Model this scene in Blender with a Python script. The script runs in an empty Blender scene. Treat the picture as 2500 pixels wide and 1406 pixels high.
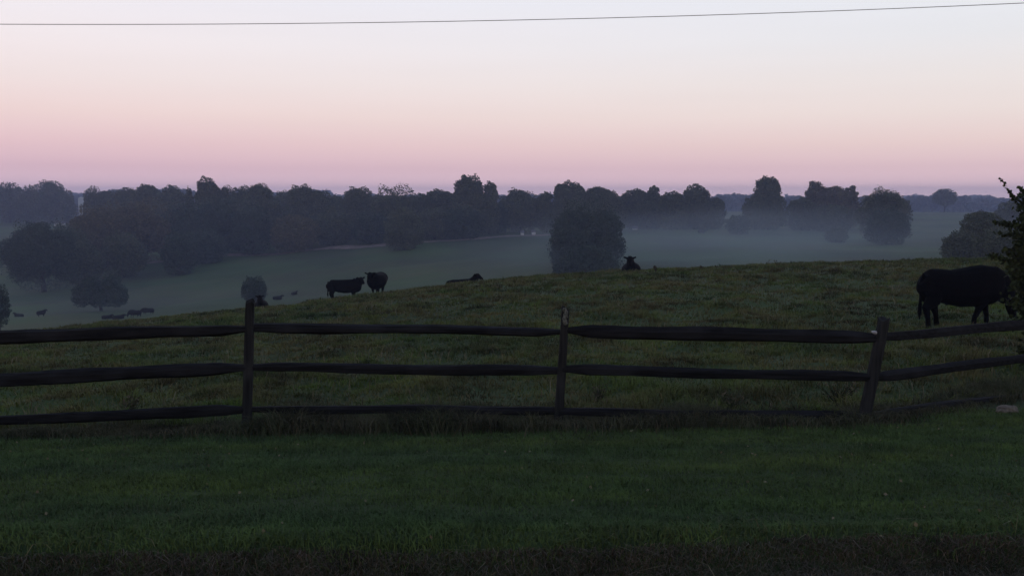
import bpy, bmesh, math, random
import numpy as np
from mathutils import Vector, Matrix

sc = bpy.context.scene
C = sc.collection
R = math.radians
# ------------------------------------------------------------------ camera, world, light
F = 2165.0            # focal length in photograph pixels (2500 wide)
HZ = 480.0            # photograph row of eye level
TH = math.atan((703 - HZ) / F)
CZ = 1.73
cam = bpy.data.cameras.new('camera')
cam.sensor_width = 36.0
cam.lens = 36.0 * F / 2500.0
cam.clip_start = 0.05
cam.clip_end = 12000
camo = bpy.data.objects.new('camera', cam)
C.objects.link(camo)
camo.location = (0, 0, CZ)
camo.rotation_euler = (math.pi / 2 - TH, 0, 0)
sc.camera = camo

def srgb(r, g, b):
    f = lambda c: (c / 255 / 12.92) if c / 255 <= 0.04045 else ((c / 255 + 0.055) / 1.055) ** 2.4
    return (f(r), f(g), f(b), 1)

world = bpy.data.worlds.new('World')
sc.world = world
world.use_nodes = True
wn, wl = world.node_tree.nodes, world.node_tree.links
wn.clear()
tc = wn.new('ShaderNodeTexCoord')
sx = wn.new('ShaderNodeSeparateXYZ')
wl.new(tc.outputs['Generated'], sx.inputs[0])
def sky_ramp(stops):
    n = wn.new('ShaderNodeValToRGB')
    cr = n.color_ramp
    cr.interpolation = 'B_SPLINE' if False else 'EASE'
    cr.interpolation = 'LINEAR'
    while len(cr.elements) < len(stops):
        cr.elements.new(0.5)
    for e, (p, c) in zip(cr.elements, stops):
        e.position = p
        e.color = c
    wl.new(sx.outputs['Z'], n.inputs[0])
    return n
SKY_L = [(0.0, (1.42, .98, 1.06, 1)), (0.012, (1.12, .76, .84, 1)), (0.030, srgb(240, 200, 210)), (0.055, srgb(245, 208, 211)),
         (0.085, srgb(250, 223, 219)), (0.12, srgb(250, 234, 232)), (0.16, srgb(250, 240, 242)), (0.215, srgb(243, 240, 248)),
         (0.32, srgb(208, 214, 230)), (0.6, srgb(130, 148, 185)), (1.0, srgb(95, 118, 165))]
SKY_R = [(0.0, (1.50, 1.02, 1.02, 1)), (0.012, (1.20, .82, .84, 1)), (0.030, srgb(248, 212, 214)), (0.055, srgb(249, 222, 216)),
         (0.085, srgb(247, 232, 226)), (0.12, srgb(244, 236, 233)), (0.16, srgb(238, 238, 241)), (0.215, srgb(234, 238, 246)),
         (0.32, srgb(203, 213, 230)), (0.6, srgb(130, 148, 185)), (1.0, srgb(95, 118, 165))]
ra, rb = sky_ramp(SKY_L), sky_ramp(SKY_R)
mr = wn.new('ShaderNodeMapRange')
mr.inputs['From Min'].default_value = -0.5
mr.inputs['From Max'].default_value = 0.5
wl.new(sx.outputs['X'], mr.inputs['Value'])
mix = wn.new('ShaderNodeMix'); mix.data_type = 'RGBA'
wl.new(mr.outputs[0], mix.inputs['Factor'])
wl.new(ra.outputs[0], mix.inputs['A']); wl.new(rb.outputs[0], mix.inputs['B'])
# afterglow where the sun went down, behind the viewer
gl = wn.new('ShaderNodeMapRange')
gl.inputs['From Min'].default_value = 0.1
gl.inputs['From Max'].default_value = -1.0
wl.new(sx.outputs['Y'], gl.inputs['Value'])
rg = sky_ramp([(0.0, srgb(250, 170, 110)), (0.1, srgb(250, 205, 160)), (0.3, srgb(200, 205, 215)), (1.0, srgb(95, 118, 165))])
mix2 = wn.new('ShaderNodeMix'); mix2.data_type = 'RGBA'
wl.new(gl.outputs[0], mix2.inputs['Factor'])
wl.new(mix.outputs['Result'], mix2.inputs['A']); wl.new(rg.outputs[0], mix2.inputs['B'])
bg = wn.new('ShaderNodeBackground')
# very faint horizontal streaks of thin cloud
smp = wn.new('ShaderNodeMapping'); smp.inputs['Scale'].default_value = (2.2, 2.2, 34)
snz = wn.new('ShaderNodeTexNoise'); snz.inputs['Scale'].default_value = 1.6; snz.inputs['Detail'].default_value = 4
wl.new(tc.outputs['Generated'], smp.inputs[0]); wl.new(smp.outputs[0], snz.inputs['Vector'])
smr = wn.new('ShaderNodeMapRange'); smr.inputs['To Min'].default_value = .988; smr.inputs['To Max'].default_value = 1.012
smr.inputs['From Min'].default_value = .2; smr.inputs['From Max'].default_value = .8
wl.new(snz.outputs['Fac'], smr.inputs['Value']); wl.new(smr.outputs[0], bg.inputs['Strength'])
wl.new(mix2.outputs['Result'], bg.inputs['Color'])
wo = wn.new('ShaderNodeOutputWorld')
wl.new(bg.outputs[0], wo.inputs['Surface'])

sun = bpy.data.lights.new('sun', 'SUN')
sun.energy = 0.10
sun.angle = R(40)
sun.color = (1.0, 0.82, 0.68)
suno = bpy.data.objects.new('sun', sun)
C.objects.link(suno)
suno.rotation_euler = (R(70), 0, R(-20))      # low afterglow from behind the viewer

sc.view_settings.view_transform = 'Standard'
sc.view_settings.look = 'None'
sc.view_settings.exposure = 0.0
sc.view_settings.gamma = 1.0
sc.cycles.use_denoising = True
sc.cycles.max_bounces = 4
sc.cycles.diffuse_bounces = 2
sc.cycles.glossy_bounces = 2
sc.cycles.volume_bounces = 1
sc.cycles.transparent_max_bounces = 8
sc.cycles.sample_clamp_indirect = 4

rng = np.random.default_rng(7)
random.seed(7)

# ------------------------------------------------------------------ helpers
def E(py):
    v = (703 - np.asarray(py, float)) / F
    return (v * math.cos(TH) - math.sin(TH)) / (math.cos(TH) + v * math.sin(TH))
def X(px, py, y):
    v = (703 - py) / F
    return y * ((px - 1250) / F) / (math.cos(TH) + v * math.sin(TH))
def Z(py, y):
    return CZ + float(E(py)) * y
def pt(px, py, y):
    return Vector((X(px, py, y), y, Z(py, y)))

def new_mat(name):
    m = bpy.data.materials.new(name)
    m.use_nodes = True
    return m, m.node_tree.nodes, m.node_tree.links, m.node_tree.nodes['Principled BSDF']

def noise_node(n, l, scale, detail=3, vec=None, stretch=None):
    t = n.new('ShaderNodeTexNoise')
    t.inputs['Scale'].default_value = scale
    t.inputs['Detail'].default_value = detail
    g = n.new('ShaderNodeNewGeometry') if vec is None else None
    src = g.outputs['Position'] if vec is None else vec
    if stretch:
        mp = n.new('ShaderNodeMapping')
        mp.inputs['Scale'].default_value = stretch
        l.new(src, mp.inputs[0]); src = mp.outputs[0]
    l.new(src, t.inputs['Vector'])
    return t

def ramp(n, l, fac, stops):
    r = n.new('ShaderNodeValToRGB')
    while len(r.color_ramp.elements) < len(stops):
        r.color_ramp.elements.new(0.5)
    for e, (p, c) in zip(r.color_ramp.elements, stops):
        e.position = p
        e.color = (*c, 1) if len(c) == 3 else c
    l.new(fac, r.inputs[0])
    return r

def mixc(n, l, fac, a, b, mode='MIX'):
    m = n.new('ShaderNodeMix'); m.data_type = 'RGBA'; m.blend_type = mode
    for k, v in (('Factor', fac), ('A', a), ('B', b)):
        if isinstance(v, (float, int)): m.inputs[k].default_value = v
        elif isinstance(v, tuple): m.inputs[k].default_value = (*v, 1) if len(v) == 3 else v
        else: l.new(v, m.inputs[k])
    return m.outputs['Result']

def grass_mat(name, stops, patch, scale=0.7, vary=True, stretch=None, mott=2.2, dk=0.45):
    """stops: ramp over a broad noise; patch: colour of dry blades mixed per blade"""
    m, n, l, b = new_mat(name)
    t = noise_node(n, l, scale, 4, stretch=stretch)
    r = ramp(n, l, t.outputs['Fac'], stops)
    col = r.outputs[0]
    tm = noise_node(n, l, mott, 3, stretch=(1, .55, 1))
    rm = ramp(n, l, tm.outputs['Fac'], [(0.36, (dk, dk, dk)), (0.52, (1, 1, 1)), (0.68, (1.3, 1.26, 1.15))])
    col = mixc(n, l, 1.0, col, rm.outputs[0], 'MULTIPLY')
    if vary:
        a = n.new('ShaderNodeAttribute'); a.attribute_name = 'dry'
        col = mixc(n, l, a.outputs['Fac'], col, patch)
    else:
        t2 = noise_node(n, l, 14.0, 5)
        rr = ramp(n, l, t2.outputs['Fac'], [(0.42, (0, 0, 0)), (0.75, (1, 1, 1))])
        col = mixc(n, l, rr.outputs[0], col, patch)
    l.new(col, b.inputs['Base Color'])
    b.inputs['Roughness'].default_value = 0.9
    b.inputs['Specular IOR Level'].default_value = 0.12
    return m

def mesh_obj(name, verts, faces, mat, parent=None, smooth=False, attr=None):
    """verts (N,3) array, faces list or array of equal-length rows"""
    me = bpy.data.meshes.new(name)
    v = np.ascontiguousarray(verts, dtype=np.float32)
    if isinstance(faces, np.ndarray):
        k = faces.shape[1]
        me.vertices.add(len(v)); me.vertices.foreach_set('co', v.ravel())
        me.loops.add(faces.size); me.loops.foreach_set('vertex_index', faces.astype(np.int32).ravel())
        me.polygons.add(len(faces))
        me.polygons.foreach_set('loop_start', np.arange(0, faces.size, k, dtype=np.int32))
        me.polygons.foreach_set('loop_total', np.full(len(faces), k, dtype=np.int32))
        me.update(calc_edges=True)
    else:
        me.from_pydata([tuple(p) for p in v], [], faces); me.update()
    if attr is not None:
        a = me.attributes.new('dry', 'FLOAT', 'POINT')
        a.data.foreach_set('value', np.ascontiguousarray(attr, dtype=np.float32))
    if smooth:
        me.polygons.foreach_set('use_smooth', np.ones(len(me.polygons), dtype=bool))
    me.materials.append(mat)
    o = bpy.data.objects.new(name, me)
    C.objects.link(o)
    if parent is not None: o.parent = parent
    return o

def thing(name, label, cat, loc, group=None, rz=0.0):
    o = bpy.data.objects.new(name, None)
    o.empty_display_size = 0.2
    C.objects.link(o)
    o.location = loc; o.rotation_euler = (0, 0, rz)
    tag(o, label, cat, group)
    return o
def tag(o, label, cat, group=None):
    o['label'] = label; o['category'] = cat
    if group: o['group'] = group
def structure(o): o['kind'] = 'structure'
def stuff(o, label, cat):
    o['kind'] = 'stuff'; o['label'] = label; o['category'] = cat

# ------------------------------------------------------------------ terrain height
COLS = [-900, 0, 300, 600, 850, 1100, 1430, 1750, 2100, 2500, 3400]
ROWS = {   # distance: depth below eye, in metres, per column
    4.2:  [1.62, 1.64, 1.65, 1.65, 1.65, 1.65, 1.65, 1.65, 1.64, 1.62, 1.6],
    6.3:  [2.00, 2.00, 2.00, 2.00, 1.99, 1.99, 1.98, 1.97, 1.95, 1.92, 1.9],
    9.0:  [2.45, 2.43, 2.43, 2.42, 2.41, 2.39, 2.36, 2.34, 2.32, 2.26, 2.2],
    14.0: [3.2, 3.05, 3.00, 2.95, 2.9, 2.85, 2.78, 2.72, 2.66, 2.60, 2.5],
    21.6: [4.4, 4.0, 3.85, 3.70, 3.55, 3.37, 3.26, 3.18, 3.15, 3.10, 2.9],
    30.0: [5.8, 5.0, 4.65, 4.35, 4.10, 3.78, 3.50, 3.38, 3.28, 3.18, 3.0],
    45.0: [9.0, 7.0, 6.30, 5.70, 5.22, 4.50, 3.95, 3.70, 3.45, 3.32, 3.1],
    58.0: [13, 9.6, 8.7, 7.7, 6.85, 5.75, 4.95, 4.65, 4.25, 4.05, 3.8],
    90.0: [19, 15.5, 14.5, 13, 11.8, 10.2, 9.2, 8.6, 7.6, 6.9, 6.2],
}
ROWP = {   # distance: photograph row of the ground there, per column
    150:  [800, 785, 780, 758, 737, 702, 690, 680, 660, 637, 620],
    200:  [755, 745, 740, 728, 700, 668, 650, 640, 625, 610, 600],
    250:  [705, 700, 695, 668, 643, 615, 612, 600, 595, 590, 585],
    300:  [660, 655, 648, 615, 604, 580, 580, 570, 578, 572, 565],
    330:  [640, 638, 632, 602, 592, 568, 566, 556, 568, 560, 555],
    450:  [572, 572, 572, 558, 553, 545, 535, 532, 538, 533, 530],
    600:  [535, 532, 532, 530, 525, 520, 515, 515, 518, 516, 515],
    900:  [526] * 11,
    1500: [505] * 11,
    2500: [488] * 11,
    4200: [485] * 11,
}
ys, tab = [], []
for k, v in ROWS.items(): ys.append(k); tab.append([-h / k for h in v])
for k, v in ROWP.items(): ys.append(k); tab.append([float(E(p)) for p in v])
ys = np.log(np.array(ys)); tab = np.array(tab)
ct = np.array([(c - 1250) / F for c in COLS])
NT, NY = 240, 500
TT = np.linspace(ct[0], ct[-1], NT); YY = np.linspace(ys[0], ys[-1], NY)
g1 = np.array([np.interp(TT, ct, row) for row in tab])
lat = np.array([np.interp(YY, ys, g1[:, j]) for j in range(NT)]).T        # NY x NT elevation tangent
def blur(a, s, ax):
    r = int(3 * s); k = np.exp(-0.5 * (np.arange(-r, r + 1) / s) ** 2); k /= k.sum()
    pad = [(0, 0), (0, 0)]; pad[ax] = (r, r)
    p = np.pad(a, pad, mode='edge')
    return np.apply_along_axis(lambda q: np.convolve(q, k, 'valid'), ax, p)
lat = blur(blur(lat, 5, 0), 8, 1)

_perm = np.random.default_rng(3).random((256, 256))
def vnoise(x, y):
    xi, yi = np.floor(x).astype(int), np.floor(y).astype(int)
    fx, fy = x - xi, y - yi
    fx = fx * fx * (3 - 2 * fx); fy = fy * fy * (3 - 2 * fy)
    p = lambda a, b: _perm[a & 255, b & 255]
    return (p(xi, yi) * (1 - fx) + p(xi + 1, yi) * fx) * (1 - fy) + (p(xi, yi + 1) * (1 - fx) + p(xi + 1, yi + 1) * fx) * fy - 0.5
def fbm(x, y, o=3):
    s = 0
    for i in range(o): s = s + vnoise(x * 2 ** i + 17 * i, y * 2 ** i + 5 * i) / 2 ** i
    return s
def fence_y(x):
    """line of the fence (forward distance) at lateral position x"""
    return np.interp(x, [-9, -5.8, -2.66, 0.53, 3.56, 6.1, 12], [8.35, 8.8, 9.0, 9.0, 9.0, 10.75, 15])
def smooth(a, b, x):
    t = np.clip((x - a) / (b - a), 0, 1); return t * t * (3 - 2 * t)
def bank_y(x): return 3.985 + 0.02 * np.clip(x, 0, 4) + 0.20 * fbm(x * 1.1, x * 0 + 3.3) + 0.02 * np.clip(x, -4, 4)
def H(x, y, rough=True):
    x = np.asarray(x, float); y = np.asarray(y, float)
    yc = np.clip(y, 4.2, 4199)
    t = np.clip(x / np.maximum(yc, 4.2), TT[0], TT[-1] - 1e-6)
    j = (t - TT[0]) / (TT[1] - TT[0]); i = (np.log(yc) - YY[0]) / (YY[1] - YY[0])
    i = np.clip(i, 0, NY - 1.001); j = np.clip(j, 0, NT - 1.001)
    i0, j0 = i.astype(int), j.astype(int); fi, fj = i - i0, j - j0
    e = (lat[i0, j0] * (1 - fj) + lat[i0, j0 + 1] * fj) * (1 - fi) + (lat[i0 + 1, j0] * (1 - fj) + lat[i0 + 1, j0 + 1] * fj) * fi
    z = CZ + e * yc
    by = bank_y(x)
    k = smooth(by - 0.20, by + 0.06, y)
    z = z * k + 0.0 * (1 - k)
    z = z + (0.02 * fbm(x * 2, y * 2)) * smooth(3.8, 4.4, y)
    if rough:
        fy = fence_y(x)
        z = z + 0.20 * fbm(x * 0.8, y * 0.8, 4) * smooth(fy - 0.4, fy + 0.6, y) * (1 - smooth(55, 90, y)) 
        z = z + 0.9 * fbm(x * 0.05, y * 0.05) * smooth(100, 200, y)
    return z
def Hs(x, y): return float(H(np.array([x]), np.array([y]))[0])

# ------------------------------------------------------------------ materials
M = {}
M['pasture_soil'] = grass_mat('pasture_ground', [(0.33, (0.034, 0.062, 0.018)), (0.45, (0.040, 0.078, 0.020)), (0.55, (0.060, 0.072, 0.026)), (0.68, (0.054, 0.098, 0.024))],
                              (0.076, 0.080, 0.040), 0.018, vary=False, mott=.035, dk=.55)
M['lawn_soil'] = grass_mat('lawn_ground', [(0.35, (0.022, 0.040, 0.014)), (0.6, (0.030, 0.052, 0.016))], (0.032, 0.046, 0.018), 0.8, vary=False)
M['lawn_grass'] = grass_mat('lawn_blades', [(0.36, (0.052, 0.090, 0.036)), (0.5, (0.058, 0.099, 0.032)), (0.64, (0.070, 0.107, 0.030))],
                            (0.090, 0.090, 0.045), 0.5, stretch=(0.4, 2.4, 1), mott=3.5, dk=.72)
M['pasture_grass'] = grass_mat('pasture_blades', [(0.36, (0.042, 0.072, 0.022)), (0.45, (0.066, 0.104, 0.024)), (0.54, (0.092, 0.086, 0.036)), (0.64, (0.082, 0.124, 0.026))],
                               (0.160, 0.136, 0.066), 0.30, mott=0.95, dk=.34)
M['rough_grass'] = grass_mat('verge_blades', [(0.36, (0.036, 0.048, 0.024)), (0.6, (0.050, 0.054, 0.032))], (0.11, 0.09, 0.060), 0.9)
M['bank_grass'] = grass_mat('bank_blades', [(0.36, (0.050, 0.058, 0.034)), (0.6, (0.070, 0.058, 0.044))], (0.16, 0.13, 0.10), 1.5, mott=6)
M['seed'] = grass_mat('seed_heads', [(0.4, (0.10, 0.09, 0.05)), (0.6, (0.14, 0.12, 0.07))], (0.17, 0.15, 0.10), 2)

def foliage_mat(name, a, b):
    m, n, l, p = new_mat(name)
    t = noise_node(n, l, 0.45, 3)
    at = n.new('ShaderNodeAttribute'); at.attribute_name = 'dry'
    r = ramp(n, l, t.outputs['Fac'], [(0.35, a), (0.65, b)])
    col = mixc(n, l, at.outputs['Fac'], r.outputs[0], tuple(min(1, c * 1.7) for c in b))
    l.new(col, p.inputs['Base Color'])
    p.inputs['Roughness'].default_value = 0.85
    p.inputs['Specular IOR Level'].default_value = 0.15
    return m
M['leaf'] = foliage_mat('foliage', (0.048, 0.060, 0.042), (0.070, 0.084, 0.050))
M['leaf_warm'] = foliage_mat('foliage_turning', (0.064, 0.064, 0.044), (0.088, 0.084, 0.052))
M['leaf_cool'] = foliage_mat('foliage_dark', (0.028, 0.044, 0.036), (0.042, 0.060, 0.044))
M['leaf_near'] = foliage_mat('shrub_leaves', (0.012, 0.020, 0.008), (0.026, 0.036, 0.014))

def wood_mat(name, a, b, stretch=(2, 30, 30)):
    m, n, l, p = new_mat(name)
    tcn = n.new('ShaderNodeTexCoord')
    t = noise_node(n, l, 1.0, 6, vec=tcn.outputs['Object'], stretch=stretch)
    r = ramp(n, l, t.outputs['Fac'], [(0.35, a), (0.65, b)])
    t2 = noise_node(n, l, 2.2, 4)
    r2 = ramp(n, l, t2.outputs['Fac'], [(0.5, (0, 0, 0)), (0.72, (1, 1, 1))])
    col = mixc(n, l, r2.outputs[0], r.outputs[0], tuple(c * 1.3 for c in b))
    l.new(col, p.inputs['Base Color'])
    bp = n.new('ShaderNodeBump'); bp.inputs['Strength'].default_value = 0.7; bp.inputs['Distance'].default_value = 0.01
    l.new(t.outputs['Fac'], bp.inputs['Height']); l.new(bp.outputs[0], p.inputs['Normal'])
    p.inputs['Roughness'].default_value = 0.9
    p.inputs['Specular IOR Level'].default_value = 0.08
    return m
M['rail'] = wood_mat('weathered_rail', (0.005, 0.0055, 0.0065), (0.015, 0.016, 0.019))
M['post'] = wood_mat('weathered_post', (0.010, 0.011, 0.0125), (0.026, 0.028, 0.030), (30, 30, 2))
M['bark'] = wood_mat('bark', (0.018, 0.015, 0.012), (0.035, 0.030, 0.024), (3, 3, 1))
def plain(name, col, rough=0.8, scale=6.0, var=0.3, spec=.2):
    m, n, l, p = new_mat(name)
    t = noise_node(n, l, scale, 4)
    r = ramp(n, l, t.outputs['Fac'], [(0.3, tuple(c * (1 - var) for c in col)), (0.7, tuple(min(1, c * (1 + var)) for c in col))])
    l.new(r.outputs[0], p.inputs['Base Color'])
    p.inputs['Roughness'].default_value = rough
    p.inputs['Specular IOR Level'].default_value = spec
    return m
M['cow'] = plain('black_hide', (0.0024, 0.0024, 0.0030), 0.8, 9, spec=.03)
M['cow_brown'] = plain('rusty_black_hide', (0.0045, 0.0038, 0.0038), 0.8, 3, spec=.04)
M['cow_far'] = plain('haze_paled_black_hide', (0.014, 0.013, 0.013), 0.85, 3, spec=.04)  # black hide with distance haze put into its colour as a paler tone
M['gravel'] = plain('gravel', (0.055, 0.056, 0.064), 0.9, 60, 0.6)
M['lichen'] = plain('pale_lichen', (0.085, 0.095, 0.085), 0.95, 50, 0.6)
M['stone'] = plain('stone', (0.11, 0.095, 0.075), 0.9, 25, 0.5)
M['white'] = plain('white_paint', (0.42, 0.45, 0.47), 0.6, 3, 0.08)
M['roof'] = plain('grey_roof', (0.10, 0.10, 0.11), 0.8, 3, 0.2)
M['ceramic'] = plain('white_ceramic', (0.30, 0.31, 0.34), 0.3, 30, 0.1)
M['wire'] = plain('wire', (0.25, 0.25, 0.26), 0.6, 3, 0.2)
M['track'] = plain('dry_track', (0.17, 0.125, 0.105), 0.95, 0.5, 0.4)
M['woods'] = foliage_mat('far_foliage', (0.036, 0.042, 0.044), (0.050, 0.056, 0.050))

# ------------------------------------------------------------------ ground sheets
def sheet(name, yrows, mat, kind_x=None, nx=260):
    """yrows: list of functions/values giving y for each x column"""
    s = np.linspace(-1, 1, nx)
    s = np.sign(s) * (0.45 * np.abs(s) + 0.55 * np.abs(s) ** 2.0)
    V = []
    for yr in yrows:
        yb = yr if not callable(yr) else None
        w = max(26.0, 1.05 * abs(yb) + 20) if yb is not None else 26.0
        x = s * w
        y = np.full(nx, yb) if yb is not None else yr(x)
        V.append(np.stack([x, y, H(x, y)], 1))
    V = np.concatenate(V)
    n = len(yrows)
    a = (np.arange(n - 1)[:, None] * nx + np.arange(nx - 1)[None, :]).ravel()
    Fq = np.stack([a, a + 1, a + nx + 1, a + nx], 1)
    o = mesh_obj(name, V, Fq, mat, smooth=True)
    structure(o)
    return o
by0 = lambda x: bank_y(x) - 0.20
def lerp_rows(fa, fb, n):
    out = []
    for i in range(n + 1):
        k = i / n
        out.append((lambda k: (lambda x: (fa(x) if callable(fa) else np.full_like(x, fa)) * (1 - k) + (fb(x) if callable(fb) else np.full_like(x, fb)) * k))(k))
    return out
sheet('road', [-30.0, -15.0, -6.0, 0.0, 2.0, 3.2] + lerp_rows(lambda x: x * 0 + 3.6, by0, 6), M['gravel'])
fy1 = lambda x: fence_y(x) - 0.35
sheet('lawn', lerp_rows(by0, fy1, 60), M['lawn_soil'])
yr = [float(v) for v in np.exp(np.linspace(math.log(11.5), math.log(2600), 320))]
# the pasture starts along the fence line and widens out to the horizon
def pasture():
    nx = 300
    s = np.linspace(-1, 1, nx); s = np.sign(s) * (0.45 * np.abs(s) + 0.55 * np.abs(s) ** 2.0)
    V = []
    x = s * 26.0
    f = fy1(x)
    far = np.maximum(11.5, f + 0.5)
    for k in np.linspace(0, 1, 40):
        y = f * (1 - k) + far * k
        V.append(np.stack([x, y, H(x, y)], 1))
    base = far
    for q in yr[1:]:
        w = max(26.0, 1.05 * q + 8)
        x = s * w
        # rows ease from the fence's bend to straight lines
        y = q + (base - 11.5) * max(0.0, 1 - (q - 11.5) / 40)
        V.append(np.stack([x, y, H(x, y)], 1))
    n = len(V); V = np.concatenate(V)
    a = (np.arange(n - 1)[:, None] * nx + np.arange(nx - 1)[None, :]).ravel()
    o = mesh_obj('pasture', V, np.stack([a, a + 1, a + nx + 1, a + nx], 1), M['pasture_soil'], smooth=True)
    structure(o)
pasture()

# ------------------------------------------------------------------ grass
def blades(name, x, y, h, w, lean, mat, dry, droop=0.3, dirx=None, label='', cat='grass', zoff=0.0, seg=2):
    n = len(x)
    z = H(x, y) - 0.01 + zoff
    az = rng.random(n) * 2 * np.pi
    side = np.stack([np.cos(az), np.sin(az), np.zeros(n)], 1)
    la = rng.random(n) * 2 * np.pi
    ld = np.stack([np.cos(la), np.sin(la), np.zeros(n)], 1) if dirx is None else dirx
    base = np.stack([x, y, z], 1)
    lean = lean[:, None]; h_ = h[:, None]; w_ = w[:, None]
    mid = base + ld * h_ * lean * 0.4 + np.array([0, 0, 1]) * h_ * 0.6
    tip = base + ld * h_ * lean * (1 + droop) + np.array([0, 0, 1]) * h_ * np.maximum(0.15, 1.0 - droop * lean)
    a, b = base - side * w_ * 0.5, base + side * w_ * 0.5
    c, d = mid + side * w_ * 0.4, mid - side * w_ * 0.4
    V = np.stack([a, b, c, d, tip], 1).reshape(-1, 3)
    i = np.arange(n) * 5
    Fa = np.stack([i, i + 1, i + 2, i + 3], 1); Fb = np.stack([i + 3, i + 2, i + 4, i + 4], 1)
    tri = np.concatenate([np.stack([i, i + 1, i + 2], 1), np.stack([i, i + 2, i + 3], 1), np.stack([i + 3, i + 2, i + 4], 1)])
    o = mesh_obj(name, V, tri, mat, attr=np.repeat(dry, 5))
    stuff(o, label, cat)
    return o
def fan_pts(n, y0, y1, p=1.0, margin=0.70, pad=2.6):
    """random points in the wedge of ground in front of the viewer; p: 1 = uniform in y, <1 more near"""
    u = rng.random(n)
    y = (y0 ** p + u * (y1 ** p - y0 ** p)) ** (1 / p) if p != 0 else y0 * (y1 / y0) ** u
    x = (rng.random(n) * 2 - 1) * (margin * y + pad)
    return x, y
# mown lawn
n = 460000
x, y = fan_pts(n, 3.8, 9.6, 1.0)
k = (y > bank_y(x) + 0.02 - 0.16 * rng.random(n) ** 1.5) & (y < fence_y(x) - 0.25 + 0.15 * fbm(x * 2, y * 2))
x, y = x[k], y[k]; n = len(x)
dry = np.clip(rng.random(n) ** 6 * 1.2, 0, 1) * (0.5 + fbm(x, y))
hh = (0.022 + 0.030 * rng.random(n)) * (1 + 0.6 * fbm(x * 1.5, y * 4)) * np.where(y < bank_y(x) + 0.22, 1.15, 1.0)
blades('lawn_grass', x, y, hh, 0.0035 + 0.0035 * rng.random(n), 0.2 + 0.8 * rng.random(n), M['lawn_grass'], np.clip(dry, 0, 1),
       label='short mown green grass of the lawn in front of the fence')
# roadside bank: longer, browner, hanging over the edge
n = 72000
x = (rng.random(n) * 2 - 1) * 4.6; y = bank_y(x) - 0.30 + 0.30 * rng.random(n)
ld = np.stack([rng.normal(0, 0.6, n), -0.7 + rng.normal(0, 0.5, n), np.zeros(n)], 1)
blades('bank_grass', x, y, 0.022 + 0.045 * rng.random(n) ** 1.6, 0.002 + 0.003 * rng.random(n), 0.3 + 0.9 * rng.random(n), M['bank_grass'],
       np.clip(rng.random(n) ** 3.0, 0, 1), 0.5, ld, 'brown unkempt grass hanging over the edge of the lawn by the road')
n = 240
x = (rng.random(n) * 2 - 1) * 3.6; y = bank_y(x) - 0.25 + 0.35 * rng.random(n)
ld = np.stack([rng.normal(0, 1, n), -0.3 + rng.normal(0, 0.5, n), np.zeros(n)], 1)
blades('dry_straw', x, y, 0.03 + 0.10 * rng.random(n) ** 2.5, 0.0025 + 0.002 * rng.random(n), 1.0 + 1.2 * rng.random(n), M['seed'],
       rng.random(n), 0.25, ld, 'pale dry straw stalks lying along the lawn edge', 'straw')
# strip of uncut growth under the fence
n = 80000
x = (rng.random(n) * 2 - 1) * 8.5; y = fence_y(x) + rng.normal(0.05, 0.27, n)
hh = (0.05 + 0.13 * rng.random(n)) * (1 + 0.9 * fbm(x * 1.3, y)) * (1 + .9 * smooth(-2.9, -2.2, x) * (1 - smooth(.1, .6, x)) + .40 * smooth(.4, 2.0, x) * (1 - smooth(3.2, 3.9, x)))
blades('verge_grass', x, y, hh, 0.004 + 0.005 * rng.random(n), 0.2 + 0.8 * rng.random(n), M['rough_grass'],
       np.clip(rng.random(n) ** 7, 0, 1), 0.35, None, 'dark uncut grass and weeds growing along the foot of the fence')
# pasture: tufts
nt = 31000
x, y = fan_pts(nt, 9.1, 75, 0.35)
k = (y > fence_y(x) + 0.1) & (rng.random(nt) < 0.55 + 1.4 * fbm(x * 0.8, y * 0.8)); x, y = x[k], y[k]; nt = len(x)
nb = 20
rad = (0.05 + 0.10 * rng.random(nt)) * (1 + y / 60)
hh = (0.06 + 0.10 * rng.random(nt)) * (1 + 0.8 * fbm(x * 0.35, y * 0.35)) * (1 + y / 120)
ang = rng.random((nt, nb)) * 2 * np.pi; rr = rad[:, None] * np.sqrt(rng.random((nt, nb)))
bx = (x[:, None] + rr * np.cos(ang)).ravel(); byy = (y[:, None] + rr * np.sin(ang)).ravel()
ld = np.stack([np.cos(ang).ravel(), np.sin(ang).ravel(), np.zeros(nt * nb)], 1)
dz = np.repeat(np.clip(0.25 + 0.9 * fbm(x * 0.3 + 9, y * 0.3), 0, 1), nb) * rng.random(nt * nb)
blades('pasture_grass', bx, byy, np.repeat(hh, nb) * (0.6 + 0.6 * rng.random(nt * nb)),
       np.repeat(0.004 + 0.00055 * y, nb), 0.2 + 0.8 * rng.random(nt * nb), M['pasture_grass'], np.clip(dz, 0, 1), 0.35, ld,
       'tufted green and straw coloured pasture grass on the near hillside')
# fine underlayer of pasture
n = 300000
x, y = fan_pts(n, 9.1, 60, 0.3)
k = y > fence_y(x) + 0.05; x, y = x[k], y[k]; n = len(x)
blades('pasture_sward', x, y, (0.03 + 0.05 * rng.random(n)) * (1 + y / 60), 0.003 + 0.0007 * y, 0.3 + 0.9 * rng.random(n), M['pasture_grass'],
       np.clip(rng.random(n) ** 4, 0, 1), 0.3, None, 'short grazed grass between the tufts of the near hillside')
# seed stalks
n = 4200
x, y = fan_pts(n, 9.3, 50, 0.2)
k = (y > fence_y(x) + 0.3) & (fbm(x * 0.4 + 4, y * 0.4) > -0.1); x, y = x[k], y[k]; n = len(x)
blades('seed_stalks', x, y, 0.12 + 0.18 * rng.random(n), 0.0045 + 0.0006 * y, 0.2 + 0.5 * rng.random(n), M['seed'],
       rng.random(n), 0.3, None, 'thin pale seed stalks standing in the pasture grass')

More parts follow.
